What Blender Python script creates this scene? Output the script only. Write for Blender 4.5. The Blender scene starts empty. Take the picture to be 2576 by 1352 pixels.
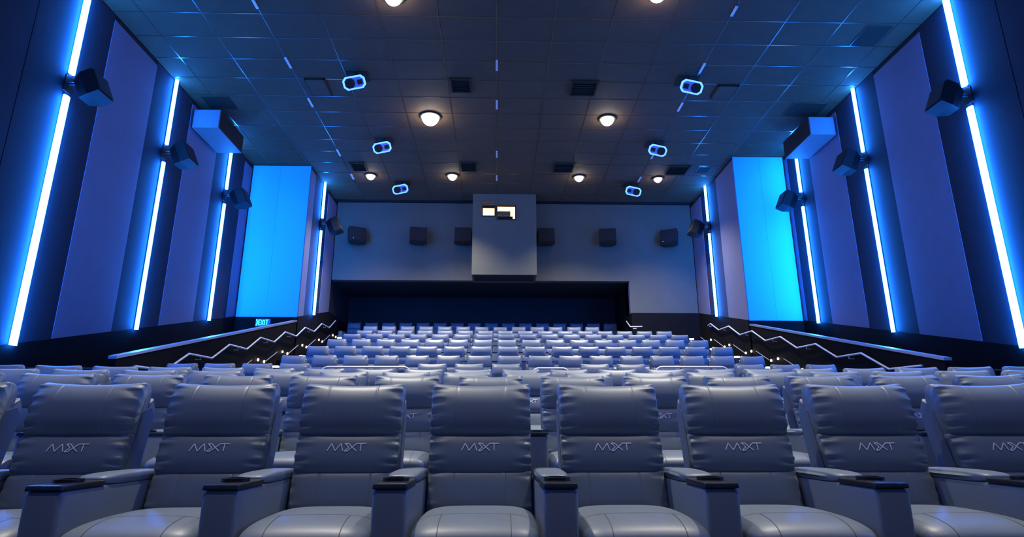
import bpy, math, random
from mathutils import Vector, Matrix

random.seed(7)
scene = bpy.context.scene
C = scene.collection

# ------------------------------------------------------------------ camera
PITCH, YAW, ROLL, FPX = 15.25, 1.43, -0.05, 1522.0
CAM_POS = Vector((0.0, 0.0, 0.80))
_p, _y, _r = (math.radians(v) for v in (PITCH, YAW, ROLL))
FWD = Vector((math.sin(_y) * math.cos(_p), math.cos(_y) * math.cos(_p), math.sin(_p)))
_right = Vector((math.cos(_y), -math.sin(_y), 0))
_up = _right.cross(FWD)
RIGHT = _right * math.cos(_r) + _up * math.sin(_r)
UP = -_right * math.sin(_r) + _up * math.cos(_r)
cam_data = bpy.data.cameras.new('camera')
cam_data.sensor_width = 36.0
cam_data.lens = 36.0 * FPX / 2576.0
cam_data.clip_start = 0.05
cam_data.clip_end = 200
cam = bpy.data.objects.new('camera', cam_data)
C.objects.link(cam)
cam.matrix_world = Matrix(((RIGHT.x, UP.x, -FWD.x, CAM_POS.x), (RIGHT.y, UP.y, -FWD.y, CAM_POS.y),
                           (RIGHT.z, UP.z, -FWD.z, CAM_POS.z), (0, 0, 0, 1)))
scene.camera = cam


def proj_x(p):
    v = Vector(p) - CAM_POS
    return 1288 + FPX * v.dot(RIGHT) / v.dot(FWD)


# ------------------------------------------------------------------ world, exposure
world = bpy.data.worlds.new('world')
scene.world = world
world.use_nodes = True
world.node_tree.nodes['Background'].inputs[0].default_value = (0.002, 0.004, 0.02, 1)
world.node_tree.nodes['Background'].inputs[1].default_value = 0.3
vs = scene.view_settings
vs.view_transform = 'Standard'
vs.look = 'None'
vs.exposure = 0.0
vs.gamma = 1.0
vs.use_curve_mapping = False

LED_COLOR = (0.012, 0.175, 1.0)
LED_STRENGTH = 142.0
LAMP_POWER = 3700.0          # ceiling downlights
LAMP_COLOR = (1.0, 0.93, 0.78)


# ------------------------------------------------------------------ materials
def mat(name, color, rough=0.6, metal=0.0, bump=0.0, scale=40.0, var=0.0, vscale=3.0, spec=0.5, emit=None, estr=0.0):
    m = bpy.data.materials.new(name)
    m.use_nodes = True
    nt = m.node_tree
    b = nt.nodes['Principled BSDF']
    b.inputs['Base Color'].default_value = (*color, 1)
    b.inputs['Roughness'].default_value = rough
    b.inputs['Metallic'].default_value = metal
    b.inputs['Specular IOR Level'].default_value = spec
    if emit:
        b.inputs['Emission Color'].default_value = (*emit, 1)
        b.inputs['Emission Strength'].default_value = estr
    if var or bump:
        tc = nt.nodes.new('ShaderNodeTexCoord')
    if var:
        n = nt.nodes.new('ShaderNodeTexNoise')
        n.inputs['Scale'].default_value = vscale
        n.inputs['Detail'].default_value = 4
        nt.links.new(tc.outputs['Object'], n.inputs['Vector'])
        rp = nt.nodes.new('ShaderNodeValToRGB')
        rp.color_ramp.elements[0].position = 0.3
        rp.color_ramp.elements[1].position = 0.7
        rp.color_ramp.elements[0].color = (*[c * (1 - var) for c in color], 1)
        rp.color_ramp.elements[1].color = (*[min(1, c * (1 + var)) for c in color], 1)
        nt.links.new(n.outputs['Fac'], rp.inputs['Fac'])
        nt.links.new(rp.outputs['Color'], b.inputs['Base Color'])
    if bump:
        n2 = nt.nodes.new('ShaderNodeTexNoise')
        n2.inputs['Scale'].default_value = scale
        n2.inputs['Detail'].default_value = 3
        nt.links.new(tc.outputs['Object'], n2.inputs['Vector'])
        bp = nt.nodes.new('ShaderNodeBump')
        bp.inputs['Strength'].default_value = bump
        bp.inputs['Distance'].default_value = 0.01
        nt.links.new(n2.outputs['Fac'], bp.inputs['Height'])
        nt.links.new(bp.outputs['Normal'], b.inputs['Normal'])
    return m


M = {}
M['leather'] = mat('slate_leather', (0.128, 0.160, 0.218), 0.42, bump=0.06, scale=320, var=0.06, vscale=5, spec=0.45)
M['leather_shell'] = mat('slate_leather_shell', (0.105, 0.132, 0.180), 0.46, bump=0.1, scale=320, spec=0.4)
M['thread'] = mat('lilac_thread', (0.82, 0.81, 0.88), 0.4)
M['black_plastic'] = mat('black_plastic', (0.012, 0.012, 0.013), 0.28)
M['seam'] = mat('dark_stitching', (0.045, 0.05, 0.06), 0.7)
M['base'] = mat('black_base', (0.012, 0.012, 0.014), 0.7)
M['carpet'] = mat('dark_carpet', (0.020, 0.020, 0.024), 0.95, bump=0.5, scale=120, var=0.25, vscale=9)
M['band'] = mat('navy_fabric', (0.013, 0.015, 0.027), 0.9, bump=0.2, scale=90, var=0.06)
M['return'] = mat('return_panel_blue_lit', (0.07, 0.60, 0.75), 0.8, bump=0.1, scale=110)  # cyan in the colour stands for blue bar light on the return
M['panel'] = mat('grey_fabric_panel', (0.155, 0.160, 0.245), 0.85, bump=0.2, scale=110, var=0.04)
M['wall_dark'] = mat('dark_wall_paint', (0.012, 0.013, 0.017), 0.85, bump=0.1, scale=60)
M['wainscot'] = mat('black_wainscot', (0.0065, 0.006, 0.006), 0.85, bump=0.15, scale=80, var=0.15, spec=0.12)
M['rear_wall'] = mat('grey_rear_wall', (0.100, 0.098, 0.076), 0.85, bump=0.15, scale=80, var=0.04)
M['tile'] = mat('charcoal_ceiling_tile', (0.110, 0.062, 0.028), 0.85, bump=0.25, scale=150, var=0.10)
M['ceil_back'] = mat('ceiling_void_black', (0.02, 0.02, 0.024), 0.9, bump=0.1)
M['tbar'] = mat('ceiling_bar_metal', (0.105, 0.062, 0.032), 0.25, metal=0.0, spec=0.9, bump=0.02)
M['slot'] = mat('pale_slot_metal', (0.75, 0.75, 0.82), 0.35, metal=0.2, bump=0.02)
M['vent'] = mat('black_vent', (0.022, 0.018, 0.008), 0.9, bump=0.1)
M['speaker_rear'] = mat('brown_black_speaker', (0.024, 0.018, 0.013), 0.6, bump=0.1)
M['speaker'] = mat('black_speaker', (0.010, 0.010, 0.011), 0.5, bump=0.1)
M['grille'] = mat('speaker_grille', (0.012, 0.011, 0.012), 0.7, bump=0.4, scale=200)
M['screen'] = mat('white_screen', (0.34, 0.34, 0.34), 0.7, bump=0.02)
M['spk_blue'] = mat('rim_lit_baffle', (0.25, 0.30, 0.60), 0.35, bump=0.05)  # blue rim light put into the baffle colour
M['steel'] = mat('brushed_steel', (0.80, 0.77, 0.80), 0.42, metal=0.35, bump=0.03)
M['cap'] = mat('pale_cap_metal', (0.60, 0.58, 0.66), 0.30, metal=0.6, bump=0.03)
M['duct'] = mat('pale_box_paint', (0.15, 0.16, 0.19), 0.6, bump=0.05)
M['dark_frame'] = mat('window_frame_black', (0.010, 0.009, 0.009), 0.5)
M['led'] = mat('blue_led', (0.02, 0.05, 0.2), 0.4, emit=LED_COLOR, estr=LED_STRENGTH)
M['rim'] = mat('blue_rim_led', (0.02, 0.05, 0.2), 0.4, emit=(0.045, 0.15, 1.0), estr=5.5)
M['lamp'] = mat('lamp_lens', (0.8, 0.8, 0.8), 0.4, emit=(1.0, 0.94, 0.80), estr=40.0)
M['step'] = mat('step_lamp', (0.8, 0.8, 0.8), 0.4, emit=(1.0, 0.93, 0.72), estr=9.0)
M['booth_glow'] = mat('booth_lit_wall', (0.8, 0.7, 0.5), 0.6, emit=(1.0, 0.66, 0.28), estr=3.2)
M['brown'] = mat('projector_brown', (0.30, 0.12, 0.04), 0.5, emit=None)
M['exit_glow'] = mat('exit_letters', (0.1, 0.5, 0.5), 0.4, emit=(0.05, 0.75, 1.0), estr=2.2)
M['exit_panel'] = mat('exit_panel', (0.02, 0.06, 0.12), 0.3, emit=(0.0, 0.08, 0.55), estr=0.8)
M['spark'] = mat('indicator_lamp', (0.2, 0.4, 0.8), 0.4, emit=(0.2, 0.5, 1.0), estr=3.0)
g = bpy.data.materials.new('clear_glass')
g.use_nodes = True
gb = g.node_tree.nodes['Principled BSDF']
gb.inputs['Base Color'].default_value = (1, 1, 1, 1)
gb.inputs['Roughness'].default_value = 0.02
gb.inputs['Transmission Weight'].default_value = 1.0
gb.inputs['IOR'].default_value = 1.05
M['glass'] = g


# ------------------------------------------------------------------ mesh helpers
class MB:
    def __init__(self):
        self.v, self.f = [], []

    def quad(self, a, b, c, d):
        n = len(self.v)
        self.v += [tuple(a), tuple(b), tuple(c), tuple(d)]
        self.f.append((n, n + 1, n + 2, n + 3))
        return self

    def box(self, x0, x1, y0, y1, z0, z1):
        n = len(self.v)
        self.v += [(x, y, z) for z in (z0, z1) for (x, y) in ((x0, y0), (x1, y0), (x1, y1), (x0, y1))]
        for q in ((0, 3, 2, 1), (4, 5, 6, 7), (0, 1, 5, 4), (1, 2, 6, 5), (2, 3, 7, 6), (3, 0, 4, 7)):
            self.f.append(tuple(n + i for i in q))
        return self

    def bbox(self, x0, x1, y0, y1, z0, z1, b=0.02):
        """box with chamfered vertical and top edges"""
        n = len(self.v)
        rings = []
        for (z, ins) in ((z0, 0), (z1 - b, 0), (z1 - b * 0.3, b * 0.3), (z1, b)):
            r = []
            X0, X1, Y0, Y1 = x0 + ins, x1 - ins, y0 + ins, y1 - ins
            for (cx, cy, a0) in ((X1 - b, Y1 - b, 0), (X0 + b, Y1 - b, 90), (X0 + b, Y0 + b, 180), (X1 - b, Y0 + b, 270)):
                for k in range(4):
                    a = math.radians(a0 + k * 30)
                    r.append((cx + b * math.cos(a), cy + b * math.sin(a), z))
            rings.append(r)
        m = 16
        for r in rings:
            self.v += r
        for i in range(3):
            for k in range(m):
                self.f.append((n + i * m + k, n + i * m + (k + 1) % m, n + (i + 1) * m + (k + 1) % m, n + (i + 1) * m + k))
        self.f.append(tuple(n + k for k in reversed(range(m))))
        self.f.append(tuple(n + 3 * m + k for k in range(m)))
        return self

    def prism(self, pts, axis, a0, a1):
        """polygon pts in the two other axes, extruded along axis"""
        n = len(self.v)
        k = len(pts)

        def mk(p, a):
            return (a, p[0], p[1]) if axis == 0 else ((p[0], a, p[1]) if axis == 1 else (p[0], p[1], a))
        self.v += [mk(p, a0) for p in pts] + [mk(p, a1) for p in pts]
        self.f.append(tuple(n + i for i in range(k)))
        self.f.append(tuple(n + k + i for i in reversed(range(k))))
        for i in range(k):
            j = (i + 1) % k
            self.f.append((n + i, n + k + i, n + k + j, n + j))
        return self

    def tube(self, path, r, seg=8, cap=True):
        path = [Vector(p) for p in path]
        n0 = len(self.v)
        up = Vector((0, 0, 1))
        for i, p in enumerate(path):
            a = path[i - 1] if i else path[0]
            b = path[i + 1] if i < len(path) - 1 else path[-1]
            d = (b - a).normalized()
            s = d.cross(up)
            if s.length < 0.05:
                s = d.cross(Vector((1, 0, 0)))
            s.normalize()
            t = s.cross(d)
            for k in range(seg):
                an = 2 * math.pi * k / seg
                self.v.append(tuple(p + s * (r * math.cos(an)) + t * (r * math.sin(an))))
        for i in range(len(path) - 1):
            for k in range(seg):
                a = n0 + i * seg + k
                b = n0 + i * seg + (k + 1) % seg
                self.f.append((a, b, b + seg, a + seg))
        if cap:
            self.f.append(tuple(n0 + k for k in reversed(range(seg))))
            e = n0 + (len(path) - 1) * seg
            self.f.append(tuple(e + k for k in range(seg)))
        return self

    def cyl(self, c, r, h, seg=24, axis=2, r2=None):
        n = len(self.v)
        r2 = r if r2 is None else r2
        for (a, rr) in ((0, r), (h, r2)):
            for k in range(seg):
                t = 2 * math.pi * k / seg
                o = [rr * math.cos(t), rr * math.sin(t)]
                p = [o[0], o[1], a] if axis == 2 else ([a, o[0], o[1]] if axis == 0 else [o[0], a, o[1]])
                self.v.append((c[0] + p[0], c[1] + p[1], c[2] + p[2]))
        for k in range(seg):
            j = (k + 1) % seg
            self.f.append((n + k, n + j, n + seg + j, n + seg + k))
        self.f.append(tuple(n + k for k in reversed(range(seg))))
        self.f.append(tuple(n + seg + k for k in range(seg)))
        return self

    def ring(self, c, r0, r1, z0, z1, seg=24):
        n = len(self.v)
        for (r, z) in ((r0, z0), (r1, z0), (r1, z1), (r0, z1)):
            for k in range(seg):
                t = 2 * math.pi * k / seg
                self.v.append((c[0] + r * math.cos(t), c[1] + r * math.sin(t), c[2] + z))
        for a in range(4):
            b = (a + 1) % 4
            for k in range(seg):
                j = (k + 1) % seg
                self.f.append((n + a * seg + k, n + a * seg + j, n + b * seg + j, n + b * seg + k))
        return self

    def mesh(self, name, smooth=False):
        me = bpy.data.meshes.new(name)
        me.from_pydata(self.v, [], self.f)
        me.validate()
        import bmesh
        bm = bmesh.new()
        bm.from_mesh(me)
        bmesh.ops.recalc_face_normals(bm, faces=bm.faces)
        bm.to_mesh(me)
        bm.free()
        if smooth:
            me.shade_smooth()
            if smooth == 'angle':
                me.set_sharp_from_angle(angle=math.radians(40))
        return me

    def build(self, name, material, parent=None, smooth=False):
        me = self.mesh(name, smooth)
        me.materials.append(M[material])
        o = bpy.data.objects.new(name, me)
        C.objects.link(o)
        if parent:
            o.parent = parent
        return o


def tag(o, label=None, cat=None, group=None, kind=None):
    if label:
        o['label'] = label
    if cat:
        o['category'] = cat
    if group:
        o['group'] = group
    if kind:
        o['kind'] = kind
    return o


def empty(name, loc=(0, 0, 0), rz=0.0, parent=None):
    o = bpy.data.objects.new(name, None)
    o.empty_display_size = 0.1
    C.objects.link(o)
    o.location = loc
    o.rotation_euler = (0, 0, rz)
    if parent:
        o.parent = parent
    return o


def inst(name, me, parent, loc=(0, 0, 0), rot=(0, 0, 0)):
    o = bpy.data.objects.new(name, me)
    C.objects.link(o)
    o.parent = parent
    o.location = loc
    o.rotation_euler = rot
    return o


ORD = ['first', 'second', 'third', 'fourth', 'fifth', 'sixth', 'seventh', 'eighth', 'ninth', 'tenth', 'eleventh', 'twelfth',
       'thirteenth', 'fourteenth', 'fifteenth', 'sixteenth', 'seventeenth', 'eighteenth', 'nineteenth', 'twentieth',
       'twenty-first', 'twenty-second', 'twenty-third', 'twenty-fourth', 'twenty-fifth', 'twenty-sixth']

# ------------------------------------------------------------------ room dimensions
H = 10.5                                   # ceiling
XL, XR = -9.2, 10.4                        # outer side walls
RL, RR = -7.0, 8.5                         # rear (stepped-in) side walls
YSL, YSR = 21.08, 19.95                    # where each side wall steps in
YB = 24.8                                  # back wall
FRONT = -2.5
XC = 0.3                                   # centre of curved rows
ROWR = 46.0


def zline(y):                              # sloping lower edge of the wall panels
    return 2.43 + 0.245 * (y - 11.58)


L_ROWS = [(3.80, 0.0), (5.72, 0.225), (7.70, 0.45), (9.68, 0.685), (12.65, 1.10)]
U_ROWS = [(15.2, 1.585), (17.18, 2.09), (19.12, 2.575), (21.06, 3.05), (23.0, 3.50), (24.98, 4.0), (26.9, 4.49)]

# ------------------------------------------------------------------ floor and tiers
fl = MB().box(XL, XR, FRONT, 13.6, -0.3, 0.0).build('floor', 'carpet')
tag(fl, 'dark carpeted floor below the front row of recliners', 'floor', kind='structure')


def curved_tier(name, y_front, y_back, z0, z1, curve_back=True):
    mb = MB()
    xs = [XL + (XR - XL) * i / 16 for i in range(17)]
    f = [(x, y_front - (x - XC) ** 2 / (2 * ROWR)) for x in xs]
    bk = [(x, y_back - ((x - XC) ** 2 / (2 * ROWR) if curve_back else 0)) for x in reversed(xs)]
    mb.prism(f + bk, 2, z0, z1)
    return mb.build(name, 'carpet')


for i in range(1, 4):
    y = L_ROWS[i][0]
    t = curved_tier('seating_tier', y - 1.56, (L_ROWS[i + 1][0] - 1.56) if i < 3 else 11.2, 0.0, L_ROWS[i][1], i < 3)
    tag(t, 'dark carpeted low tier under the %s row of recliners' % ORD[i], 'tier', kind='structure')
t = MB().box(XL, XR, 11.2, 13.62, 0.0, 1.10).build('seating_tier', 'carpet')
tag(t, 'dark carpeted cross aisle tier behind the tubular guard rails', 'tier', kind='structure')
for i, (y, z) in enumerate(U_ROWS):
    y0 = y - 1.55 if i else 13.62
    y1 = U_ROWS[i + 1][0] - 1.55 if i < 6 else 28.2
    if i < 5:
        t = MB().box(RL, RR, y0, y1, z - 0.7, z).build('seating_tier', 'carpet')
    else:
        t = MB().box(RL, 5.60, y0, y1, z - 0.7, z).build('seating_tier', 'carpet')
    tag(t, 'dark carpeted step under the %s row of the raised block' % ORD[i], 'tier', kind='structure')
    if i < 6:
        dz = (U_ROWS[i + 1][1] - z) / 2
        for (x0, x1) in ((RL, -5.55), (6.95, RR)):
            if i >= 4 and x0 > 0:
                continue
            MB().box(x0, x1, y1 - 0.45, y1, z, z + dz).build('stair_step', 'carpet', t)
for (x0, x1) in ((RL, -5.55), (6.95, RR)):
    st = MB().box(x0, x1, 13.05, 13.62, 1.10, 1.34).build('stair_step', 'carpet')
    tag(st, 'dark carpeted bottom stair by the %s aisle wall' % ('left' if x0 < 0 else 'right'), 'step', kind='structure')

# ------------------------------------------------------------------ side walls
PANEL_TOP = 10.36


def side_wall(side):
    s = -1 if side == 'left' else 1
    X = XL if s < 0 else XR
    ys = YSL if s < 0 else YSR
    w = MB().box(min(X, X + s * 0.25), max(X, X + s * 0.25), FRONT, ys + 0.2, -0.3, H).build('wall_' + side, 'wall_dark')
    tag(w, 'tall dark %s side wall with grey fabric panels and navy bands' % side, 'wall', kind='structure')

    def strip(nm, y0, y1, m, th, top=PANEL_TOP, z0=None):
        pts = [(y0, zline(y0) if z0 is None else z0), (y1, zline(y1) if z0 is None else z0), (y1, top), (y0, top)]
        MB().prism(pts, 0, X, X - s * th).build(nm, m, w)
    e = 0.004
    for (y0, y1) in ((FRONT, 3.0), (12.63, 14.5), (16.45, 18.25), (20.4 if s < 0 else 19.72, ys - 0.01)):
        strip('wall_panel', y0 + e, y1 - e, 'panel', 0.028)
    for (y0, y1) in ((3.0, 5.05), (5.06, 7.75), (7.76, 10.48), (10.5, 12.63), (14.5, 16.45), (18.25, 20.4 if s < 0 else 19.72)):
        strip('wall_band', y0, y1, 'band', 0.02, top=H - 0.02)
    # wainscot below the slope
    MB().prism([(FRONT, -1.3), (ys - 0.01, -1.3), (ys - 0.01, zline(ys)), (FRONT, zline(FRONT))], 0, X, X - s * 0.05).build('wainscot', 'wainscot', w)
    # return (front face of the step)
    Xr = RL if s < 0 else RR
    r = MB().box(min(X, Xr), max(X, Xr), ys, ys + 0.2, -0.3, H).build('wall_return_' + side, 'wall_dark')
    tag(r, 'flat return wall facing the screen where the %s wall steps in, flooded blue' % side, 'wall', kind='structure')
    zb = zline(ys) - 0.02
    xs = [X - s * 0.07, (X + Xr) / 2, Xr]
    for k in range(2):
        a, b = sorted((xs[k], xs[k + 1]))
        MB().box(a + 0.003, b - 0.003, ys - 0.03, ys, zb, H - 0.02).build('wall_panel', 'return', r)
    MB().box(min(X, Xr), max(X, Xr), ys - 0.02, ys, -0.2, zb - 0.02).build('wainscot', 'wainscot', r)
    # rear inner wall
    q = MB().box(min(Xr, Xr + s * 0.25), max(Xr, Xr + s * 0.25), ys + 0.2, 28.4, 0, H).build('wall_%s_rear' % side, 'wall_dark')
    tag(q, 'narrower rear part of the %s wall beside the raised seats' % side, 'wall', kind='structure')

    def rstrip(nm, y0, y1, m, th, top=PANEL_TOP):
        MB().prism([(y0, zline(y0)), (y1, zline(y1)), (y1, top), (y0, top)], 0, Xr, Xr - s * th).build(nm, m, q)
    rstrip('wall_panel', ys - 0.03, 21.63, 'panel', 0.028)
    rstrip('wall_band', 21.63, 23.45, 'band', 0.02, H - 0.02)
    rstrip('wall_panel', 23.46, YB - 0.01, 'panel', 0.028)
    MB().prism([(ys - 0.02, 0.5), (28.2, 0.5), (28.2, zline(24.8)), (YB, zline(YB)), (ys - 0.02, zline(ys))], 0, Xr, Xr - s * 0.04).build('wainscot', 'wainscot', q)
    # sloping parapet between the stair aisle and the exit ramp
    Y0 = 11.35
    p = MB().prism([(Y0, 0.9), (ys - 0.03, 0.9), (ys - 0.03, zline(ys) - 0.19), (Y0, 2.13)], 0, Xr, Xr + s * 0.12).build('parapet_wall', 'wainscot')
    tag(p, 'low black sloping parapet along the %s stair aisle with a pale cap' % side, 'wall', kind='structure')
    MB().prism([(Y0 - 0.02, 2.13), (ys - 0.03, zline(ys) - 0.19), (ys - 0.03, zline(ys) - 0.135), (Y0 - 0.02, 2.185)], 0, Xr - s * 0.02, Xr + s * 0.14).build('parapet_cap', 'cap', p)
    # low cross wall closing the ramp
    lw = MB().box(min(X, Xr) + 0.06, max(X, Xr) - 0.06, 11.26, 11.4, 0.9, 1.93).build('ramp_guard_wall', 'wainscot')
    tag(lw, 'low black guard wall across the foot of the %s exit ramp' % side, 'wall', kind='structure')
    MB().box(min(X, Xr) + 0.06, max(X, Xr) - 0.06, 11.24, 11.42, 1.93, 1.96).build('guard_cap', 'brown', lw)
    rp = MB().box(min(X, Xr), max(X, Xr), 13.6, ys, -0.3, 1.1).build('ramp_floor', 'carpet')
    tag(rp, 'dark carpeted exit ramp floor beside the %s wall' % side, 'floor', kind='structure')
    return w


side_wall('left')
side_wall('right')

# ------------------------------------------------------------------ screen wall behind the camera
fw = MB().box(XL, XR, FRONT - 0.25, FRONT, -0.3, H).build('wall_front', 'wall_dark')
tag(fw, 'black front wall behind the screen, opposite the seats', 'wall', kind='structure')
sc_ = empty('cinema_screen', (0.6, FRONT + 0.12, 1.3))
tag(sc_, 'wide white cinema screen behind the camera, facing the seats', 'screen')  # out of view; put in for the soft light it bounces at seats
scr = MB()
for i in range(13):
    x = -8.6 + 17.2 * i / 12
    yb = -0.06 + 0.5 * ((x / 8.6) ** 2)
    scr.v += [(x, yb, 0), (x, yb, 8.0)]
for i in range(12):
    scr.f.append((2 * i, 2 * i + 2, 2 * i + 3, 2 * i + 1))
scr.build('screen_sheet', 'screen', sc_, smooth=True)
for sx in (-8.6, 8.6):
    MB().box(sx - 0.06, sx + 0.06, -0.12, 0.5, -0.06, 8.06).build('screen_frame', 'dark_frame', sc_)
for z0_ in (-0.1, 8.0):
    MB().box(-8.66, 8.66, -0.12, 0.0, z0_, z0_ + 0.1).build('screen_frame', 'dark_frame', sc_)

# ------------------------------------------------------------------ back wall, booth, recess
wb = empty('wall_back', (0, YB, 0))
tag(wb, 'grey back wall above the dark recess of the last row', 'wall', kind='structure')


def wpart(nm, m, mb):
    o = mb.build(nm, m)
    o.parent = wb
    o.matrix_parent_inverse = Matrix.Translation((0, -YB, 0))
    return o


wpart('upper_wall', 'rear_wall', MB().box(RL + 0.05, -1.045, YB, YB + 0.3, 7.03, H))
wpart('upper_wall', 'rear_wall', MB().box(1.605, RR - 0.05, YB, YB + 0.3, 7.03, H))
wpart('upper_wall', 'rear_wall', MB().box(-1.045, 1.605, YB, YB + 0.3, 7.0, H))
wpart('side_wall', 'rear_wall', MB().box(5.62, RR - 0.05, YB, YB + 0.3, 5.66, 7.03))
wpart('wainscot', 'wainscot', MB().box(5.62, RR - 0.04, YB - 0.02, YB + 0.3, 3.3, 5.66))
wpart('recess_jamb', 'panel', MB().box(5.60, 5.70, YB + 0.01, YB + 0.9, 5.66, 7.02))
wpart('recess_side', 'wainscot', MB().box(5.60, 5.85, YB + 0.3, 28.3, 3.3, 7.2))
wpart('recess_back', 'wall_dark', MB().box(RL, 5.85, 28.2, 28.4, 3.3, 7.2))
wpart('recess_ceiling', 'wall_dark', MB().box(RL, 5.85, YB + 0.3, 28.4, 7.03, 7.3))

bw = empty('projection_booth', (0.28, 23.68, 7.0))
tag(bw, 'grey projection booth box jutting from the back wall with two lit windows', 'booth', kind='structure')


def bpart(nm, m, mb, par=None):
    o = mb.build(nm, m)
    o.parent = par or bw
    if not par:
        o.matrix_parent_inverse = Matrix.Translation((-0.28, -23.68, -7.0))
    return o


BY = 23.68
W1 = (-0.62, -0.14, 9.53, 9.93)       # x0,x1,z0,z1
W2 = (-0.01, 0.72, 9.38, 9.96)
# front face as pieces round the two openings
fr = MB()
fr.box(-1.04, W1[0], BY, BY + 0.08, 7.0, H)
fr.box(W1[1], W2[0], BY, BY + 0.08, 7.0, H)
fr.box(W2[1], 1.60, BY, BY + 0.08, 7.0, H)
fr.box(W1[0], W1[1], BY, BY + 0.08, 7.0, W1[2])
fr.box(W1[0], W1[1], BY, BY + 0.08, W1[3], H)
fr.box(W2[0], W2[1], BY, BY + 0.08, 7.0, W2[2])
fr.box(W2[0], W2[1], BY, BY + 0.08, W2[3], H)
bpart('booth_front', 'rear_wall', fr)
bpart('booth_side', 'rear_wall', MB().box(-1.04, -0.96, BY + 0.08, YB, 7.0, H))
bpart('booth_side', 'rear_wall', MB().box(1.52, 1.60, BY + 0.08, YB, 7.0, H))
bpart('booth_floor', 'wall_dark', MB().box(-0.96, 1.52, BY + 0.08, YB, 7.0, 7.1))
for k, (x0, x1, z0, z1) in enumerate((W1, W2)):
    w = empty('window_%d' % (k + 1), (x0, BY, z0))
    tag(w, 'warm lit %s projection port in the booth front' % ('small left' if k == 0 else 'larger right'), 'window', kind='structure')

    def wp(nm, m, mb):
        o = mb.build(nm, m)
        o.parent = w
        o.matrix_parent_inverse = Matrix.Translation((-x0, -BY, -z0))
        return o
    t = 0.035
    wp('window_frame', 'dark_frame', MB().box(x0 - t, x0, BY - 0.03, BY + 0.10, z0 - t, z1 + t).box(x1, x1 + t, BY - 0.03, BY + 0.10, z0 - t, z1 + t)
       .box(x0, x1, BY - 0.03, BY + 0.10, z0 - t, z0).box(x0, x1, BY - 0.03, BY + 0.10, z1, z1 + t))
    wp('pane', 'glass', MB().box(x0, x1, BY + 0.02, BY + 0.03, z0, z1))
    wp('lit_booth_wall', 'booth_glow', MB().box(x0 - 0.15, x1 + 0.15, BY + 0.75, BY + 0.78, z0 - 0.3, z1 + 0.3))
    if k == 0:
        wp('raised_shutter', 'brown', MB().box(x0, x1, BY + 0.04, BY + 0.06, z1 - 0.06, z1))
        wp('shutter_rail', 'brown', MB().box(x0 - 0.02, x1 + 0.02, BY - 0.05, BY, z1 + 0.06, z1 + 0.10).box(x0, x1 - 0.02, BY - 0.05, BY, z1 + 0.13, z1 + 0.17))
    else:
        wp('projector_body', 'brown', MB().bbox(x0 + 0.0, x1 - 0.19, BY + 0.12, BY + 0.5, z0 + 0.20, z0 + 0.40, 0.015))
        wp('projector_base', 'dark_frame', MB().bbox(x0 + 0.0, x1 - 0.09, BY + 0.12, BY + 0.5, z0, z0 + 0.17, 0.015))
        wp('projector_shelf', 'steel', MB().box(x0, x1 - 0.19, BY + 0.11, BY + 0.5, z0 + 0.17, z0 + 0.195))
        wp('projector_lens', 'brown', MB().cyl((x0 + 0.24, BY + 0.06, z0 + 0.165), 0.045, 0.08, 16, axis=1))

# ------------------------------------------------------------------ ceiling
ce = MB().box(XL, XR, FRONT, 28.4, H + 0.03, H + 0.25).build('ceiling', 'ceil_back')
tag(ce, 'dark grey suspended ceiling of large tiles with thin metal bars', 'ceiling', kind='structure')
TX, TY, GX0, GY0 = 1.41, 0.915, -0.05, 12.51
OPEN = [(9.10, 9.74, 12.60, 13.38), (8.98, 10.05, 16.22, 16.98), (7.60, 8.05, 20.80, 21.38), (-8.85, -8.05, 16.25, 16.95)]
gx = [GX0 + TX * k for k in range(-7, 9)]
gy = [GY0 + TY * k for k in range(-3, 14)]


def clampx(v):
    return max(XL, min(XR, v))


tile_cache = {}
for ix in range(len(gx) - 1):
    x0, x1 = clampx(gx[ix]), clampx(gx[ix + 1])
    if x1 - x0 < 0.05:
        continue
    for iy in range(len(gy) - 1):
        y0, y1 = gy[iy], min(gy[iy + 1], YB)
        if y1 - y0 < 0.05:
            continue
        if y0 > YSL + 0.3 and x1 < RL or y0 > YSR + 0.5 and x0 > RR:
            continue
        key = (round(x1 - x0, 3), round(y1 - y0, 3))
        if key not in tile_cache:
            w2, h2, b = key[0] / 2 - 0.012, key[1] / 2 - 0.012, 0.004
            mb = MB()
            mb.v = [(-w2, -h2, 0.03), (w2, -h2, 0.03), (w2, h2, 0.03), (-w2, h2, 0.03), (-w2, -h2, 0.012), (w2, -h2, 0.012), (w2, h2, 0.012), (-w2, h2, 0.012),
                    (-w2 + b, -h2 + b, 0.004), (w2 - b, -h2 + b, 0.004), (w2 - b, h2 - b, 0.004), (-w2 + b, h2 - b, 0.004)]
            mb.f = [(0, 1, 5, 4), (1, 2, 6, 5), (2, 3, 7, 6), (3, 0, 4, 7), (4, 5, 9, 8), (5, 6, 10, 9), (6, 7, 11, 10), (7, 4, 8, 11), (8, 9, 10, 11)]
            me = mb.mesh('ceiling_tile')
            me.materials.append(M['tile'])
            tile_cache[key] = me
        inst('ceiling_tile', tile_cache[key], ce, ((x0 + x1) / 2, (y0 + y1) / 2, H))
for x in gx:
    if XL < x < XR:
        y1 = YB if RL < x < RR else (YSL if x < 0 else YSR)
        MB().box(x - 0.013, x + 0.013, gy[0], y1, H - 0.001, H + 0.03).build('ceiling_bar', 'tbar', ce)
for y in gy:
    if y < YB:
        x0 = XL if y < YSL else RL
        x1 = XR if y < YSR else RR
        MB().box(x0, x1, y - 0.013, y + 0.013, H - 0.002, H + 0.03).build('ceiling_bar', 'tbar', ce)
MB().box(XL, XR, FRONT, gy[0] - 0.02, H, H + 0.03).build('front_ceiling_panel', 'tile', ce)
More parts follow.
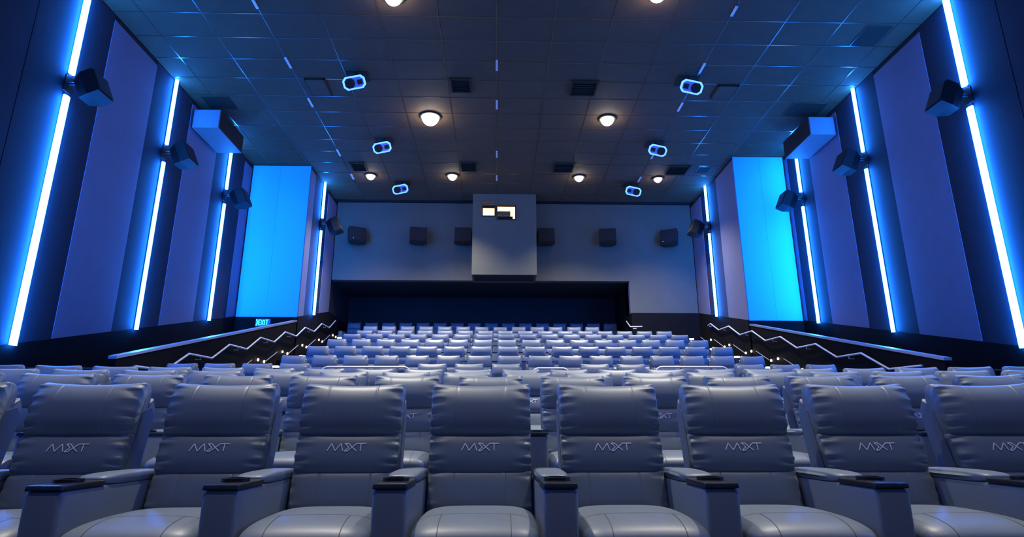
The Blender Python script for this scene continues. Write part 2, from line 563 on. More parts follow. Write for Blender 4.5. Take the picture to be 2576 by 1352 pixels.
# pale slot inserts on three long seams
for x in (GX0 - 4 * TX, GX0, GX0 + 4 * TX):
    for (y0, y1) in ((11.95, 12.30), (14.22, 14.70), (16.25, 16.75), (19.66, 20.15), (21.76, 22.24)):
        if x == GX0 and y0 < 12:
            continue
        MB().box(x - 0.03, x + 0.03, y0, y1, H - 0.035, H - 0.005).build('slot_insert', 'slot', ce)


def vent(x0, x1, y0, y1, label, m='vent', frame=0.05):
    v = empty('ceiling_vent', ((x0 + x1) / 2, (y0 + y1) / 2, H))
    tag(v, label, 'vent', 'ceiling vents')
    w2, h2 = (x1 - x0) / 2, (y1 - y0) / 2
    mb = MB()
    mb.box(-w2, w2, -h2, -h2 + frame, -0.05, 0.0).box(-w2, w2, h2 - frame, h2, -0.05, 0.0)
    mb.box(-w2, -w2 + frame, -h2 + frame, h2 - frame, -0.05, 0).box(w2 - frame, w2, -h2 + frame, h2 - frame, -0.05, 0)
    mb.build('vent_frame', m, v)
    MB().box(-w2 + frame, w2 - frame, -h2 + frame, h2 - frame, -0.012, 0.0).build('vent_back', 'vent', v)
    for k in range(6):
        yy = -h2 + frame + (2 * h2 - 2 * frame) * (k + 0.5) / 6
        MB().prism([(yy - 0.03, -0.040), (yy - 0.025, -0.045), (yy + 0.03, -0.015), (yy + 0.025, -0.010)], 0, -w2 + frame, w2 - frame).build('slat', 'vent', v)


vent(-1.39, -0.78, 15.10, 15.82, 'black square ceiling vent left of the middle seam, nearer row')
vent(2.08, 2.86, 15.13, 15.92, 'black square ceiling vent right of the middle seam, nearer row')
vent(-1.42, -0.80, 20.55, 21.38, 'black square ceiling vent left of the middle seam, far row')
vent(2.08, 2.86, 20.55, 21.38, 'black square ceiling vent right of the middle seam, far row')
vent(-5.52, -4.95, 20.70, 21.45, 'black square ceiling vent at the far left by a downlight')
vent(6.40, 7.24, 20.70, 21.50, 'black square ceiling vent at the far right by a downlight')
for (x0, x1, y0, y1), lb in zip(OPEN, ('black opening in the ceiling near the right wall, closest to the camera', 'black opening in the ceiling above the right hanging box',
                                         'small black opening in the ceiling by the rear right wall', 'black opening in the ceiling above the left hanging box')):
    v = empty('ceiling_opening', ((x0 + x1) / 2, (y0 + y1) / 2, H))
    tag(v, lb, 'opening', 'missing ceiling panels')
    w2, h2 = (x1 - x0) / 2, (y1 - y0) / 2
    MB().box(-w2, w2, -h2, h2, -0.012, -0.007).build('dark_void', 'vent', v)
    MB().box(-w2 - 0.02, -w2, -h2, h2, -0.016, 0).box(-w2, w2, -h2 - 0.02, -h2, -0.016, 0).build('edge_bar', 'tbar', v)
for (x0, x1, y0, y1), lb in (((-5.50, -4.93, 15.22, 16.08), 'flush square access hatch in the left of the ceiling'), ((6.34, 6.95, 15.28, 15.98), 'flush square access hatch in the right of the ceiling')):
    v = empty('access_hatch', ((x0 + x1) / 2, (y0 + y1) / 2, H))
    tag(v, lb, 'hatch', 'ceiling hatches')
    w2, h2 = (x1 - x0) / 2, (y1 - y0) / 2
    MB().bbox(-w2 + 0.03, w2 - 0.03, -h2 + 0.03, h2 - 0.03, -0.05, 0.0, 0.01).build('hatch_panel', 'tile', v)
    MB().box(-w2, w2, h2 - 0.03, h2, -0.05, 0).box(-w2, w2, -h2, -h2 + 0.03, -0.05, 0).box(-w2, -w2 + 0.03, -h2, h2, -0.05, 0).box(w2 - 0.03, w2, -h2, h2, -0.05, 0).build('hatch_frame', 'vent', v)


# ------------------------------------------------------------------ blue light bars
def light_bar(X, s, y, gap, label, rad=0.05, ztop=H - 0.03):
    z0 = zline(y) - 0.02
    root = empty('light_bar', (X, y, z0))
    tag(root, label, 'light bar', 'blue vertical light bars')

    def half(z_a, z_b):
        pts = []
        for k in range(14):
            a = 2 * math.pi * k / 14
            pts.append((-s * (0.080 + 0.045 * math.cos(a)), rad * math.sin(a)))
        MB().prism(pts, 2, z_a - z0, z_b - z0).build('glowing_tube', 'led', root, smooth='angle')
    half(z0, gap - 0.27)
    half(gap + 0.27, ztop)
    MB().box(min(0, -s * 0.035), max(0, -s * 0.04), -0.018, 0.018, 0, ztop - z0).build('channel', 'band', root)
    return root


NAMES = ['nearest in view', 'second in view', 'third in view', 'farthest in view']
STRIPS = []
for s, side in ((-1, 'left'), (1, 'right')):
    for k, (y, gz) in enumerate(((4.02, 7.42), (11.58, 7.94), (15.36, 8.20), (19.1 if s < 0 else 18.92, 8.45), (22.62, 8.72))):  # first bar per side is unseen, added as blue fill on seat fronts
        X = (XL if s < 0 else XR) if k < 4 else (RL if s < 0 else RR)
        nm = 'bar added for front-row fill' if k < 1 else NAMES[k - 1]
        light_bar(X - s * 0.02, s, y, gz, 'glowing blue vertical light bar on the %s wall, %s' % (side, nm), 0.085 if k == 1 else 0.05)
        STRIPS.append((X, s, y, gz, side, nm))


# ------------------------------------------------------------------ wall speakers
def speaker(loc, rz, tilt, w, h, d, label, group, name='wall_speaker', reach=0.35, spark=False, body='speaker'):
    """local: faces -Y, wall at +Y"""
    root = empty(name, loc, rz)
    tag(root, label, 'speaker', group)
    cab = MB()
    b = 0.03
    # cabinet tapering to the back
    pts_f = [(-w / 2, -h / 2), (w / 2, -h / 2), (w / 2, h / 2), (-w / 2, h / 2)]
    n = []
    for (y, sc) in ((0.0, 1.0), (d * 0.55, 1.0), (d, 0.62)):
        n.append([(p[0] * sc, y, p[1] * (sc if sc == 1 else 0.8)) for p in pts_f])
    for r in n:
        cab.v += r
    for i in range(2):
        for k in range(4):
            j = (k + 1) % 4
            cab.f.append((i * 4 + k, i * 4 + j, (i + 1) * 4 + j, (i + 1) * 4 + k))
    cab.f += [(3, 2, 1, 0), (8, 9, 10, 11)]
    R = Matrix.Rotation(-tilt, 4, 'X')
    T = Matrix.Translation((0, -reach - d * 0.7, 0)) @ R
    c = cab.build('cabinet', body, root)
    c.matrix_local = T
    gr = MB().box(-w / 2 + b, w / 2 - b, -0.025, 0.0, -h / 2 + b, h / 2 - b).build('grille', 'grille', root)
    gr.matrix_local = T
    MB().tube([(0, -reach - d * 0.1, 0), (0, -reach * 0.5, 0.02), (0, -0.02, 0.02)], 0.035, 10).build('bracket_arm', 'speaker', root, smooth='angle')
    MB().box(-0.11, 0.11, -0.03, 0, -0.17, 0.20).build('bracket_plate', 'speaker', root)
    if spark:
        q = MB().cyl((-w * 0.3, -0.03, -h * 0.42), 0.012, 0.01, 10, axis=1).build('indicator', 'spark', root)
        q.matrix_local = T
    return root


for (X, s, y, gz, side, k) in STRIPS:
    rz = math.radians(90) if s < 0 else math.radians(-90)
    # face into the room: local -Y -> +X for the left wall
    speaker((X - s * 0.06, y, gz), rz, math.radians(24), 0.52, 0.56, 0.46,
            'black tilted speaker over the light bar on the %s wall, %s' % (side, k), 'side wall speakers', reach=0.42)
for i, x in enumerate((-6.1, -3.42, -1.47, 2.06, 4.75, 7.5)):
    yaw = math.radians((28, 10, 0, 0, -10, -28)[i])
    lbs = ['black speaker on the back wall at its left corner', 'black speaker on the back wall, second from the left corner', 'black speaker on the back wall just left of the booth',
           'black speaker on the back wall just right of the booth', 'black speaker on the back wall, second from the right corner', 'black speaker on the back wall at its right corner']
    speaker((x, YB, 8.95), yaw, math.radians(18), 0.72, 0.68, 0.48, lbs[i], 'back wall speakers', reach=0.12, spark=(i in (0, 5)), body='speaker_rear')

# ------------------------------------------------------------------ hanging boxes below the ceiling
for s, side in ((-1, 'left'), (1, 'right')):
    X = XL if s < 0 else XR
    root = empty('hanging_box', (X, 16.5, 9.6))
    tag(root, 'pale rectangular box hung high on the %s wall with a black inner face' % side, 'box', 'hanging boxes')
    a, b = sorted((-s * 0.08, -s * 0.86))
    MB().bbox(a, b, 0, 1.7, 0, 0.60, 0.015).build('box_body', 'duct', root)
    xi = -s * 0.86
    MB().box(min(xi, xi - s * 0.02), max(xi, xi - s * 0.02), 0.03, 1.67, 0.02, 0.58).build('inner_grille', 'grille', root)
    for yy in (0.3, 1.4):
        MB().tube([(-s * 0.45, yy, 0.6), (-s * 0.45, yy, H - 9.6)], 0.02, 8).build('hanger_rod', 'black_plastic', root)
    MB().box(min(-s * 0.0, -s * 0.09), max(-s * 0.0, -s * 0.09), 0.2, 1.5, 0.1, 0.5).build('wall_mount', 'black_plastic', root)


# ------------------------------------------------------------------ ceiling speakers with lit rims
def ceiling_speaker(x, y, s, label):
    root = empty('ceiling_speaker', (x, y, H))
    tag(root, label, 'speaker', 'ceiling speakers with blue rims')
    W, D, c = 0.295, 0.172, 0.085
    octo = [(-W, -D + c), (-W + c, -D), (W - c, -D), (W, -D + c), (W, D - c), (W - c, D), (-W + c, D), (-W, D - c)]
    R = Matrix.Translation((0, 0, -0.42)) @ Matrix.Rotation(s * math.radians(13), 4, 'Y') @ Matrix.Rotation(math.radians(-48), 4, 'X')
    # local: baffle in XY plane facing -Z
    cab = MB()
    n = len(octo)
    for (z, sc) in ((0.0, 1.0), (0.20, 0.96), (0.34, 0.55)):
        cab.v += [(p[0] * sc, p[1] * sc, z) for p in octo]
    for i in range(2):
        for k in range(n):
            j = (k + 1) % n
            cab.f.append((i * n + k, i * n + j, (i + 1) * n + j, (i + 1) * n + k))
    cab.f += [tuple(reversed(range(n))), tuple(2 * n + k for k in range(n))]
    o = cab.build('cabinet', 'speaker', root)
    o.matrix_local = R
    rim = MB()
    for (sc, z) in ((1.03, 0.015), (1.03, -0.03), (0.86, -0.03), (0.86, 0.0)):
        rim.v += [(p[0] * sc - (0 if sc > 1 else 0), p[1] * (sc if sc > 1 else 0.80), z) for p in octo]
    for a in range(3):
        for k in range(n):
            j = (k + 1) % n
            rim.f.append((a * n + k, a * n + j, (a + 1) * n + j, (a + 1) * n + k))
    o = rim.build('lit_rim', 'rim', root)
    o.matrix_local = R
    o = MB().box(-W * 0.84, W * 0.84, -D * 0.78, D * 0.78, -0.010, -0.001).build('baffle', 'spk_blue', root)
    o.matrix_local = R
    o = MB().cyl((-s * -0.13, 0, -0.022), 0.135, 0.012, 24, r2=0.15).build('woofer', 'speaker', root)
    o.matrix_local = R
    o = MB().bbox(-s * 0.155 - 0.07, -s * 0.155 + 0.07, -0.06, 0.07, -0.022, -0.010, 0.01).build('horn', 'speaker', root)
    o.matrix_local = R
    MB().box(-0.30, 0.30, 0.12, 0.60, -0.02, 0.0).build('mount_plate', 'vent', root)
    MB().tube([(0, 0.20, -0.02), (0, 0.14, -0.26)], 0.03, 8).build('yoke', 'speaker', root)
    return root


CP = ['nearest the camera', 'second from the camera', 'farthest from the camera']
for s, side, xs in ((-1, 'left', (-3.95, -3.90, -3.84)), (1, 'right', (5.36, 5.42, 5.38))):
    for k, y in enumerate((14.75, 18.65, 22.25)):
        ceiling_speaker(xs[k], y, s, 'ceiling speaker with a glowing blue octagonal rim, %s column, %s' % (side, CP[k]))


# ------------------------------------------------------------------ downlights
def downlight(x, y, r, power, label):
    root = empty('downlight', (x, y, H))
    tag(root, label, 'downlight', 'ceiling downlights')
    MB().ring((0, 0, 0), r, r + 0.05, -0.05, 0.0, 28).build('trim_ring', 'vent', root, smooth='angle')
    dome = MB()
    for i in range(6):
        a = math.pi / 2 * i / 5.2
        for k in range(24):
            t = 2 * math.pi * k / 24
            dome.v.append((r * math.cos(a) * math.cos(t), r * math.cos(a) * math.sin(t), -0.03 - 1.05 * r * math.sin(a)))
    for i in range(5):
        for k in range(24):
            j = (k + 1) % 24
            dome.f.append((i * 24 + k, i * 24 + j, i * 24 + 24 + j, i * 24 + 24 + k))
    dome.f.append(tuple(120 + k for k in range(24)))
    dome.build('lens', 'lamp', root, smooth=True)
    ld = bpy.data.lights.new('downlight_beam', 'SPOT')
    ld.energy = power
    ld.color = LAMP_COLOR
    ld.spot_size = math.radians(112 if y > 20 else 78)
    ld.spot_blend = 1.0
    ld.shadow_soft_size = 0.12
    lo = bpy.data.objects.new('downlight_beam', ld)
    C.objects.link(lo)
    lo.parent = root
    lo.location = (0, 0, -0.42)
    return root


DL = [(-2.15, 17.27, 0.27, 1.3, 'large brilliant downlight left of the middle seam'),
      (3.47, 17.27, 0.21, 1.0, 'bright downlight right of the middle seam'),
      (-4.94, 21.85, 0.16, 0.36, 'small far downlight, leftmost of the back row'),
      (-1.77, 21.80, 0.17, 0.6, 'small far downlight, second from the left of the back row'),
      (3.17, 21.82, 0.17, 0.6, 'small far downlight, second from the right of the back row'),
      (6.29, 21.88, 0.15, 0.45, 'small far downlight, rightmost of the back row'),
      (-2.42, 11.80, 0.20, 1.0, 'downlight cut off by the top edge, left of the middle'),
      (3.60, 11.55, 0.20, 1.0, 'downlight cut off by the top edge, right of the middle'),
      (-2.42, 6.5, 0.20, 1.0, 'downlight over the second row, left of the middle'),
      (3.60, 6.5, 0.20, 1.0, 'downlight over the second row, right of the middle'),
      (-2.42, 1.4, 0.20, 0.2, 'dimmed downlight over the camera, left of the middle'),
      (3.60, 1.4, 0.20, 0.2, 'dimmed downlight over the camera, right of the middle')]
for x, y, r, pw, lb in DL:
    downlight(x, y, r, LAMP_POWER * pw, lb)


# ------------------------------------------------------------------ recliners
LEAN = math.radians(16)
SA, CA = math.sin(LEAN), math.cos(LEAN)
BY0, BZ0 = -0.156, 0.413


def back_frame(x, t, s):
    return (x, BY0 + t * SA - s * CA, BZ0 + t * CA + s * SA)


def seat_frame(x, a, b):                    # a along y, b along z
    return (x, a, b)


def usamples(nx, seams, w):
    us = set()
    for i in range(nx + 1):
        v = -1 + 2 * i / nx
        us.add(round(math.copysign(1 - (1 - abs(v)) ** 1.7, v), 5))
    for sx in seams:
        for sg in (-1, 1):
            for d in (-0.006, 0, 0.006):
                us.add(round(sg * 2 * (sx + d) / w, 5))
    return sorted(us)


def pillow(w, a0, a1, b0, b1, frame, nx, nj, p=3.0, pe=10.0, sag=0.0, ear=0.0, pucker=0.0, seams=(), drop=0.0, belly=0.0):
    ac, ha, bc, hb = (a0 + a1) / 2, (a1 - a0) / 2, (b0 + b1) / 2, (b1 - b0) / 2
    us = usamples(nx, seams, w)
    mb = MB()
    for u in us:
        au = min(abs(u), 1.0)
        e = max(0.0, 1 - au ** pe) ** (1 / pe)
        eb = e * (1 - 0.10 * au ** 3)
        g = max(0.0, (au - 0.60) / 0.40) ** 1.3
        gr = 0.0
        for sx in seams:
            if abs(au - 2 * sx / w) < 1e-4:
                gr = 0.0022
        for j in range(nj):
            th = 2 * math.pi * (j + 0.5) / nj
            c, s_ = math.cos(th), math.sin(th)
            ca = math.copysign(abs(c) ** (2 / p), c)
            cb = math.copysign(abs(s_) ** (2 / p), s_)
            A = ac + ha * ca * (0.35 + 0.65 * e if e > 0 else 0.35)
            if e == 0:
                A = ac + ha * ca * 0.35
            B = bc + (hb - gr) * cb * eb
            if cb > 0 and belly:
                B += belly * (1 - ca * ca) * (1 - au ** 4)
            if ca > 0:
                A += ca * (sag * u * u + ear * au ** 8) - gr * ca
            else:
                A += ca * (sag * 0.6 * u * u + drop * (1 - au ** 2.5))
            if pucker and g > 0:
                ph = 1.7 if u > 0 else 0.3
                B += pucker * g * e * (0.7 * math.sin(A * 2 * math.pi / 0.066 + ph + 2.5 * au) + 0.5 * math.sin(A * 2 * math.pi / 0.037 + 2.1 * ph - 4 * au)) * (1 if cb > 0 else 0.2)
            mb.v.append(frame(u * w / 2, A, B))
    for i in range(len(us) - 1):
        for j in range(nj):
            k = (j + 1) % nj
            mb.f.append((i * nj + j, i * nj + k, (i + 1) * nj + k, (i + 1) * nj + j))
    mb.f.append(tuple(range(nj)))
    o = (len(us) - 1) * nj
    mb.f.append(tuple(o + j for j in reversed(range(nj))))
    return mb


MID = dict(w=0.588, a0=0.165, a1=0.392, b0=-0.03, b1=0.105)


def logo_mesh():
    k = 0.000111
    strokes = [[(365, 760), (548, 390), (760, 760), (1025, 390), (1150, 765)],
               [(1225, 390), (1440, 582), (1225, 775)],
               [(1225, 390), (1415, 393), (1600, 580), (1825, 770)],
               [(1225, 775), (1370, 775), (1600, 580), (1820, 393), (2290, 390)],
               [(2035, 395), (2035, 765)]]
    ac, ha = (MID['a0'] + MID['a1']) / 2, (MID['a1'] - MID['a0']) / 2
    bc, hb = (MID['b0'] + MID['b1']) / 2, (MID['b1'] - MID['b0']) / 2
    p = 2.6

    def surf(x, t):
        q = max(0.0, 1 - abs((t - ac) / ha) ** p) ** (1 / p)
        u = 2 * x / MID['w']
        s = bc + hb * q * (1 - 0.1 * abs(u) ** 3) + 0.012 * (1 - ((t - ac) / ha) ** 2) * (1 - u ** 4) + 0.004
        return back_frame(x, t, s)
    mb = MB()
    hw = 0.0027
    for st in strokes:
        pts = [((px - 1320) * k, ac + 0.012 + (580 - py) * k) for px, py in st]
        for a, b in zip(pts, pts[1:]):
            dx, dt = b[0] - a[0], b[1] - a[1]
            L = math.hypot(dx, dt)
            nx_, nt_ = -dt / L * hw, dx / L * hw
            for q in range(4):
                f0, f1 = q / 4, (q + 1) / 4
                c0 = (a[0] + dx * f0, a[1] + dt * f0)
                c1 = (a[0] + dx * f1, a[1] + dt * f1)
                mb.quad(surf(c0[0] - nx_, c0[1] - nt_), surf(c1[0] - nx_, c1[1] - nt_), surf(c1[0] + nx_, c1[1] + nt_), surf(c0[0] + nx_, c0[1] + nt_))
    return mb


def cushion_seams():
    w, a0, a1, b0, b1, p, pe, belly = 0.585, -1.00, -0.20, 0.22, 0.425, 3.4, 6.0, 0.016
    ac, ha, bc, hb = (a0 + a1) / 2, (a1 - a0) / 2, (b0 + b1) / 2, (b1 - b0) / 2

    def pt(u, th):
        au = abs(u)
        e = max(0.0, 1 - au ** pe) ** (1 / pe)
        eb = e * (1 - 0.10 * au ** 3)
        c, s_ = math.cos(th), math.sin(th)
        ca = math.copysign(abs(c) ** (2 / p), c)
        cb = math.copysign(abs(s_) ** (2 / p), s_)
        A = ac + ha * ca * (0.35 + 0.65 * e)
        B = bc + hb * cb * eb + (belly * (1 - ca * ca) * (1 - au ** 4) if cb > 0 else 0)
        return Vector((u * w / 2, A - 0.0012 * abs(ca), B + 0.0016))
    mb = MB()
    th0 = math.pi / 2 + 0.21                      # near the front edge of the top

    def ribbon(f, g, n):
        for i in range(n):
            mb.quad(f(i / n), f((i + 1) / n), g((i + 1) / n), g(i / n))
    ribbon(lambda t: pt(-0.93 + 1.86 * t, th0 - 0.004), lambda t: pt(-0.93 + 1.86 * t, th0 + 0.004), 40)
    for u0 in (-0.55, 0.55):
        ribbon(lambda t: pt(u0 - 0.005, th0 + 1.25 * t), lambda t: pt(u0 + 0.005, th0 + 1.25 * t), 24)
    return mb


def recliner_meshes(lod):
    nx, nj = ((36, 76), (20, 44), (10, 14))[lod]
    pk = (0.012, 0.012, 0.0)[lod]
    sm = ((0.145,), (), ())[lod]
    ms = {}

    def add(nm, mb, m, smooth=True):
        me = mb.mesh(nm, smooth)
        me.materials.append(M[m])
        ms[nm] = me
    add('headrest', pillow(0.590, 0.372, 0.672, -0.055, 0.135, back_frame, nx, nj, p=2.7, pe=9, sag=0.020, ear=0.016, pucker=pk, seams=sm, drop=0.016, belly=0.024), 'leather')
    add('back_pillow', pillow(MID['w'], MID['a0'], MID['a1'], MID['b0'], MID['b1'], back_frame, nx, nj, p=2.6, pe=9, sag=0.012, pucker=pk, seams=(), drop=0.012, belly=0.012), 'leather')
    add('lower_back', pillow(0.585, -0.08, 0.185, -0.03, 0.085, back_frame, nx, nj, p=3.2, pe=12, sag=0.004, pucker=pk * 0.4, seams=sm, belly=0.008), 'leather')
    add('seat_cushion', pillow(0.585, -1.00, -0.20, 0.22, 0.425, seat_frame, nx, nj, p=3.4, pe=6, sag=0.0, seams=(), belly=0.016), 'leather')
    add('footrest', pillow(0.570, 0.09, 0.31, -0.975, -0.90, lambda x, a, b: (x, -1.875 - b, a), max(8, nx // 2), max(10, nj // 2), p=3.6, pe=9), 'leather')
    shell = MB()
    prof = [(-0.30, -0.03), (-0.30, -0.11), (0.50, -0.12), (0.60, -0.10), (0.635, -0.06), (0.60, -0.02)]
    n = len(prof)
    rows = ((-0.294, 0.015), (-0.284, 0.0), (0.284, 0.0), (0.294, 0.015))
    for (x, ins) in rows:
        shell.v += [back_frame(x, t - (ins if t > 0 else 0), s + ins * 0.4) for t, s in prof]
    for i in range(3):
        for k in range(n):
            j = (k + 1) % n
            shell.f.append((i * n + k, i * n + j, (i + 1) * n + j, (i + 1) * n + k))
    shell.f += [tuple(range(n)), tuple(3 * n + k for k in reversed(range(n)))]
    # side wings
    for sg in (-1, 1):
        w0, w1 = sorted((sg * 0.268, sg * 0.297))
        pr = [(-0.28, -0.10), (0.54, -0.10), (0.575, -0.05), (0.53, 0.02), (0.10, 0.05), (-0.28, 0.05)]
        m0 = len(shell.v)
        shell.v += [back_frame(w0, *q) for q in pr] + [back_frame(w1, *q) for q in pr]
        k6 = len(pr)
        shell.f += [tuple(m0 + i for i in range(k6)), tuple(m0 + k6 + i for i in reversed(range(k6)))]
        for i in range(k6):
            j = (i + 1) % k6
            shell.f.append((m0 + i, m0 + k6 + i, m0 + k6 + j, m0 + j))
    add('back_shell', shell, 'leather_shell', 'angle')
    add('base', MB().box(-0.29, 0.29, -0.88, 0.05, 0.0, 0.24), 'base', False)
    # shared arm console at the viewer's left
    add('console', MB().bbox(-0.079, 0.079, -0.93, 0.02, 0.0, 0.562, 0.022), 'leather_shell', 'angle')
    add('arm_pad', pillow(0.158, -0.60, 0.0, 0.552, 0.612, seat_frame, max(8, nx // 2), max(10, nj // 2), p=3.2, pe=5), 'leather')
    add('cup_tray', MB().bbox(-0.079, 0.079, -0.932, -0.60, 0.560, 0.584, 0.010), 'black_plastic', 'angle')
    add('cup_ring', MB().ring((0, -0.76, 0), 0.044, 0.062, 0.586, 0.600, 20), 'black_plastic', 'angle')
    if lod < 2:
        add('logo', logo_mesh(), 'thread', False)
        add('stitching', cushion_seams(), 'seam', False)
    return ms


MESH = [recliner_meshes(k) for k in range(3)]


def recliner(x, y, z, rz, lod, label, group, last=False):
    root = empty('recliner', (x, y, z), rz)
    tag(root, label, 'recliner', group)
    ms = MESH[lod]
    for nm in ('base', 'seat_cushion', 'footrest', 'lower_back', 'headrest', 'back_shell'):
        o = inst(nm, ms[nm], root)
        if nm == 'seat_cushion' and lod < 2:
            inst('stitching', ms['stitching'], o)
    bp = inst('back_pillow', ms['back_pillow'], root)
    if lod < 2:
        lg = inst('logo', ms['logo'], bp)
        lg['label'] = 'letters MXT embroidered in lilac thread'
    for sx in ((-0.38, 0.38) if last else (-0.38,)):
        cn = inst('console', ms['console'], root, (sx, 0, 0))
        inst('arm_pad', ms['arm_pad'], cn)
        tr = inst('cup_tray', ms['cup_tray'], cn)
        if lod < 2:
            inst('cup_ring', ms['cup_ring'], cn)
    return root


ROWNAME = ['front row', 'second row', 'third row', 'fourth row', 'broken row behind the guard rails']
for r, (y0, z) in enumerate(L_ROWS):
    if r < 4:
        off = (-0.09, -0.055, -0.37, -0.38)[r]
        lim = (4, 7, 9, 11)[r]
        xs = [off + 0.76 * k for k in range(-lim - 3, lim + 4)]
        xs = [x for x in xs if -8.4 < x < 9.5]
    else:
        xs = [-6.43, -5.67, -4.91, -4.15, -1.33, -0.57, 0.19, 2.03, 2.79, 5.27, 6.03, 6.79]

    def pos(x):
        sg = (x - XC) ** 2 / (2 * ROWR)
        return y0 - (sg if r < 4 else 0.0)
    info = [(x, pos(x), proj_x((x, pos(x), z + 0.9)), 0.36 * FPX / pos(x)) for x in xs]
    vis = [i for i in info if -i[3] < i[2] < 2576 + i[3]]
    allx = [i[0] for i in info]
    keep = [i for i in info if allx.index(vis[0][0]) - 1 <= allx.index(i[0]) <= allx.index(vis[-1][0]) + 1]
    n = 0
    for idx, (x, y, px, hw) in enumerate(keep):
        seen = -hw < px < 2576 + hw
        if not seen:
            lb = 'slate recliner of the %s past the %s picture edge' % (ROWNAME[r], 'left' if px < 0 else 'right')
        else:
            lb = 'slate recliner, %s from left in the %s' % (ORD[n], ROWNAME[r])
            n += 1
        nxt = keep[idx + 1][0] - x if idx + 1 < len(keep) else 9
        rz = -(x - XC) / ROWR if r < 4 else 0
        recliner(x + random.uniform(-0.003, 0.003), y, z, rz + random.uniform(-0.012, 0.012), 0 if r < 2 else 1, lb, 'recliners of the ' + ROWNAME[r], nxt > 0.8)

UNAME = ['first row of the raised block', 'second row of the raised block', 'third row of the raised block', 'fourth row of the raised block',
         'fifth row of the raised block', 'next to last row under the back wall', 'last row in the dark recess']
for r, (y, z) in enumerate(U_ROWS):
    if r < 5:
        xs = [-5.03 + 0.764 * k for k in range(16)]
    elif r == 5:
        xs = [-5.236 + 0.767 * k for k in range(13)]
    else:
        xs = [-6.36 + 0.764 * k for k in range(16)]
    for n, x in enumerate(xs):
        recliner(x + random.uniform(-0.003, 0.003), y, z, random.uniform(-0.01, 0.01), 2,
                 'slate recliner, %s from left in the %s' % (ORD[n], UNAME[r]), 'recliners of the ' + UNAME[r], n == len(xs) - 1)


# ------------------------------------------------------------------ rails
def guard_rail(x0, x1, y, z, h, label):
    root = empty('guard_rail', ((x0 + x1) / 2, y, z))
    tag(root, label, 'rail', 'tubular guard rails')
    w = (x1 - x0) / 2
    r = 0.12
    path = [(-w, 0, 0)]
    for k in range(7):
        a = math.pi - k * math.pi / 12
        path.append((-w + r + r * math.cos(a), 0, h - r + r * math.sin(a)))
    for k in range(7):
        a = math.pi / 2 - k * math.pi / 12
        path.append((w - r + r * math.cos(a), 0, h - r + r * math.sin(a)))
    path.append((w, 0, 0))
    MB().tube(path, 0.022, 10).build('hoop', 'steel', root, smooth='angle')
    MB().tube([(-w, 0, h * 0.5), (w, 0, h * 0.5)], 0.016, 8).build('mid_bar', 'steel', root, smooth='angle')
    for sx in (-w, w):
        MB().cyl((sx, 0, 0), 0.05, 0.012, 16).build('foot_plate', 'steel', root)


guard_rail(-3.22, -1.60, 11.3, 1.10, 0.88, 'steel hoop guard rail, left of three on the aisle edge')
guard_rail(0.66, 1.34, 11.3, 1.10, 0.86, 'short steel hoop guard rail, middle of three on the aisle edge')
guard_rail(2.96, 4.32, 11.3, 1.10, 0.89, 'steel hoop guard rail, right of three on the aisle edge')


def handrail(pts, label, wall_x, s):
    root = empty('handrail', pts[0])
    tag(root, label, 'handrail', 'stair handrails')
    o = Vector(pts[0])
    MB().tube([Vector(p) - o for p in pts], 0.026, 10).build('rail_tube', 'steel', root, smooth='angle')
    for i in range(0, len(pts) - 1):
        a, b = Vector(pts[i]), Vector(pts[i + 1])
        if abs(a.z - b.z) < 0.1:
            m = (a + b) / 2 - o
            MB().tube([m, m + Vector((0, 0, -0.08)), Vector((wall_x - o.x, m.y, m.z - 0.08))], 0.012, 8).build('bracket', 'steel', root)


rail = []
for k in range(-1, 6):
    zf = 2.52 + 0.487 * k
    rail += [(13.72 + 1.985 * k, zf), (14.83 + 1.985 * k, zf + 0.035)]
rail += [(13.72 + 1.985 * 6, 2.52 + 0.487 * 6)]
handrail([(RL + 0.12, y, z) for y, z in rail], 'zigzag steel handrail on the left stair parapet', RL, -1)
rail = []
for k in range(-1, 5):
    zf = 2.57 + 0.49 * k
    rail += [(13.74 + 1.93 * k, zf), (14.76 + 1.93 * k, zf + 0.035)]
rail += [(23.3, 4.95), (23.6, 4.93)]
handrail([(RR - 0.12, y, z) for y, z in rail], 'zigzag steel handrail on the right stair parapet', RR, 1)
handrail([(5.50, 25.3, 5.40), (5.50, 24.6, 5.04), (5.98, 24.55, 5.04)], 'short bent steel handrail at the right end of the dark recess', 5.6, 1)

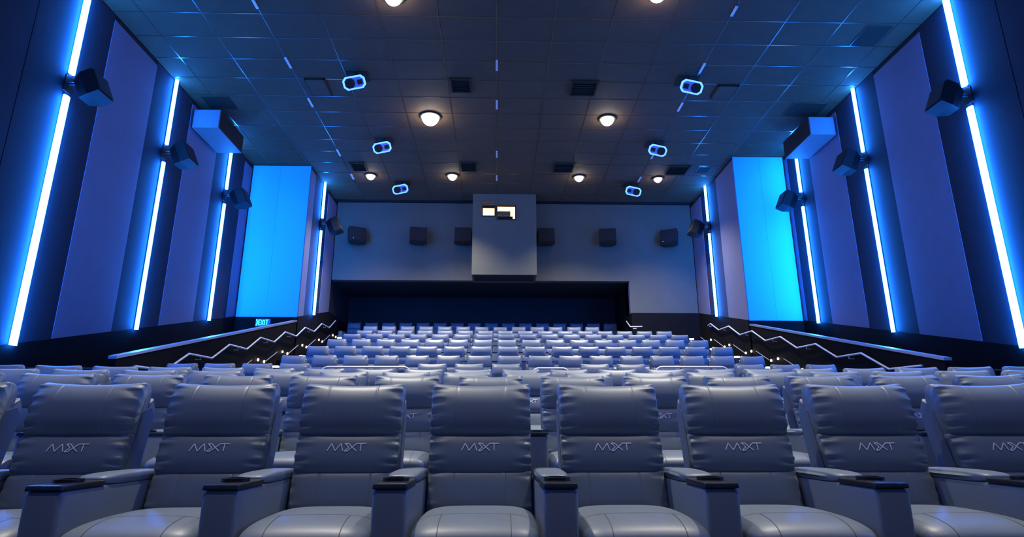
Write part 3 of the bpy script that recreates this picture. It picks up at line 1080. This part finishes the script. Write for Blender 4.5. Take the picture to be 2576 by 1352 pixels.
# ------------------------------------------------------------------ stair lights and sloped skirting
for s, side in ((-1, 'left'), (1, 'right')):
    X = RL if s < 0 else RR
    for k in range(0, 7 if s < 0 else 6):
        if s < 0:
            yy, zz = 13.98 + 1.94 * k, 1.90 + 0.485 * k
        else:
            yy, zz = 14.35 + 1.85 * k, 2.02 + 0.468 * k
        if k < 1:
            continue
        for q in range(2):
            root = empty('step_light', (X - s * 0.04, yy + 0.47 * q, zz))
            tag(root, 'small warm step light on %s stair wall, %s lamp of the %s pair' % (side, ('nearer', 'farther')[q], ORD[k - 1]), 'step light', '%s stair wall lights' % side)
            MB().cyl((0, 0, 0), 0.035, -s * 0.03, 16, axis=0).build('lens', 'step', root)
            MB().box(min(0, -s * 0.045), max(0, -s * 0.045), -0.06, 0.06, 0.045, 0.06).build('hood', 'black_plastic', root)
        sk = MB()
        ya, yb = yy + 0.6, yy + 1.5
        sk.prism([(ya, zz + 0.02), (yb, zz + 0.42), (yb, zz + 0.438), (ya, zz + 0.038)], 0, X - s * 0.04, X - s * 0.06)
        o = sk.build('skirting_trim', 'steel')
        tag(o, 'sloping steel skirting edge on the %s stair wall, %s from the camera' % (side, ORD[k - 1]), 'trim', '%s stair skirting trims' % side, kind='structure')
for s, side, X in ((-1, 'left', -5.55), (1, 'right', 6.95)):
    for k, (y, z) in enumerate(((15.45, 2.42), (17.42, 2.93), (19.35, 3.42), (21.35, 4.05))):
        root = empty('aisle_light', (X, y, z))
        tag(root, 'bright aisle light at the %s end of the raised block, %s upwards' % (side, ORD[k]), 'aisle light', '%s aisle end lights' % side)
        MB().bbox(-0.075, 0.075, -0.03, 0.03, -0.02, 0.02, 0.008).build('lens', 'step', root)
        MB().box(-0.03, 0.03, 0.0, 0.05, U_ROWS[k][1] - z + (0 if k else 0), -0.045).build('post', 'black_plastic', root)

# ------------------------------------------------------------------ exit sign
root = empty('exit_sign', (-8.15, YSL - 0.08, 4.53))
tag(root, 'glowing cyan EXIT sign with a chevron on the left wall behind the parapet', 'sign')
MB().bbox(-0.25, 0.25, 0.0, 0.06, -0.13, 0.13, 0.01).build('sign_body', 'exit_panel', root)
lt = MB()


def bar(a, b, w=0.012):
    dx, dz = b[0] - a[0], b[1] - a[1]
    L = math.hypot(dx, dz)
    nx, nz = -dz / L * w, dx / L * w
    lt.prism([(a[0] - nx, a[1] - nz), (b[0] - nx, b[1] - nz), (b[0] + nx, b[1] + nz), (a[0] + nx, a[1] + nz)], 1, -0.012, -0.002)


t_, b_ = 0.085, -0.085
bar((-0.22, 0.11), (-0.175, 0.0), 0.018)
bar((-0.175, 0.0), (-0.22, -0.11), 0.018)
bar((-0.135, t_), (-0.135, b_)); bar((-0.135, t_), (-0.075, t_)); bar((-0.135, 0), (-0.085, 0)); bar((-0.135, b_), (-0.075, b_))
bar((-0.05, t_), (0.03, b_)); bar((0.03, t_), (-0.05, b_))
bar((0.065, t_), (0.065, b_))
bar((0.10, t_), (0.19, t_)); bar((0.145, t_), (0.145, b_))
lt.build('letters', 'exit_glow', root)['label'] = 'glowing letters EXIT and a right-pointing chevron'
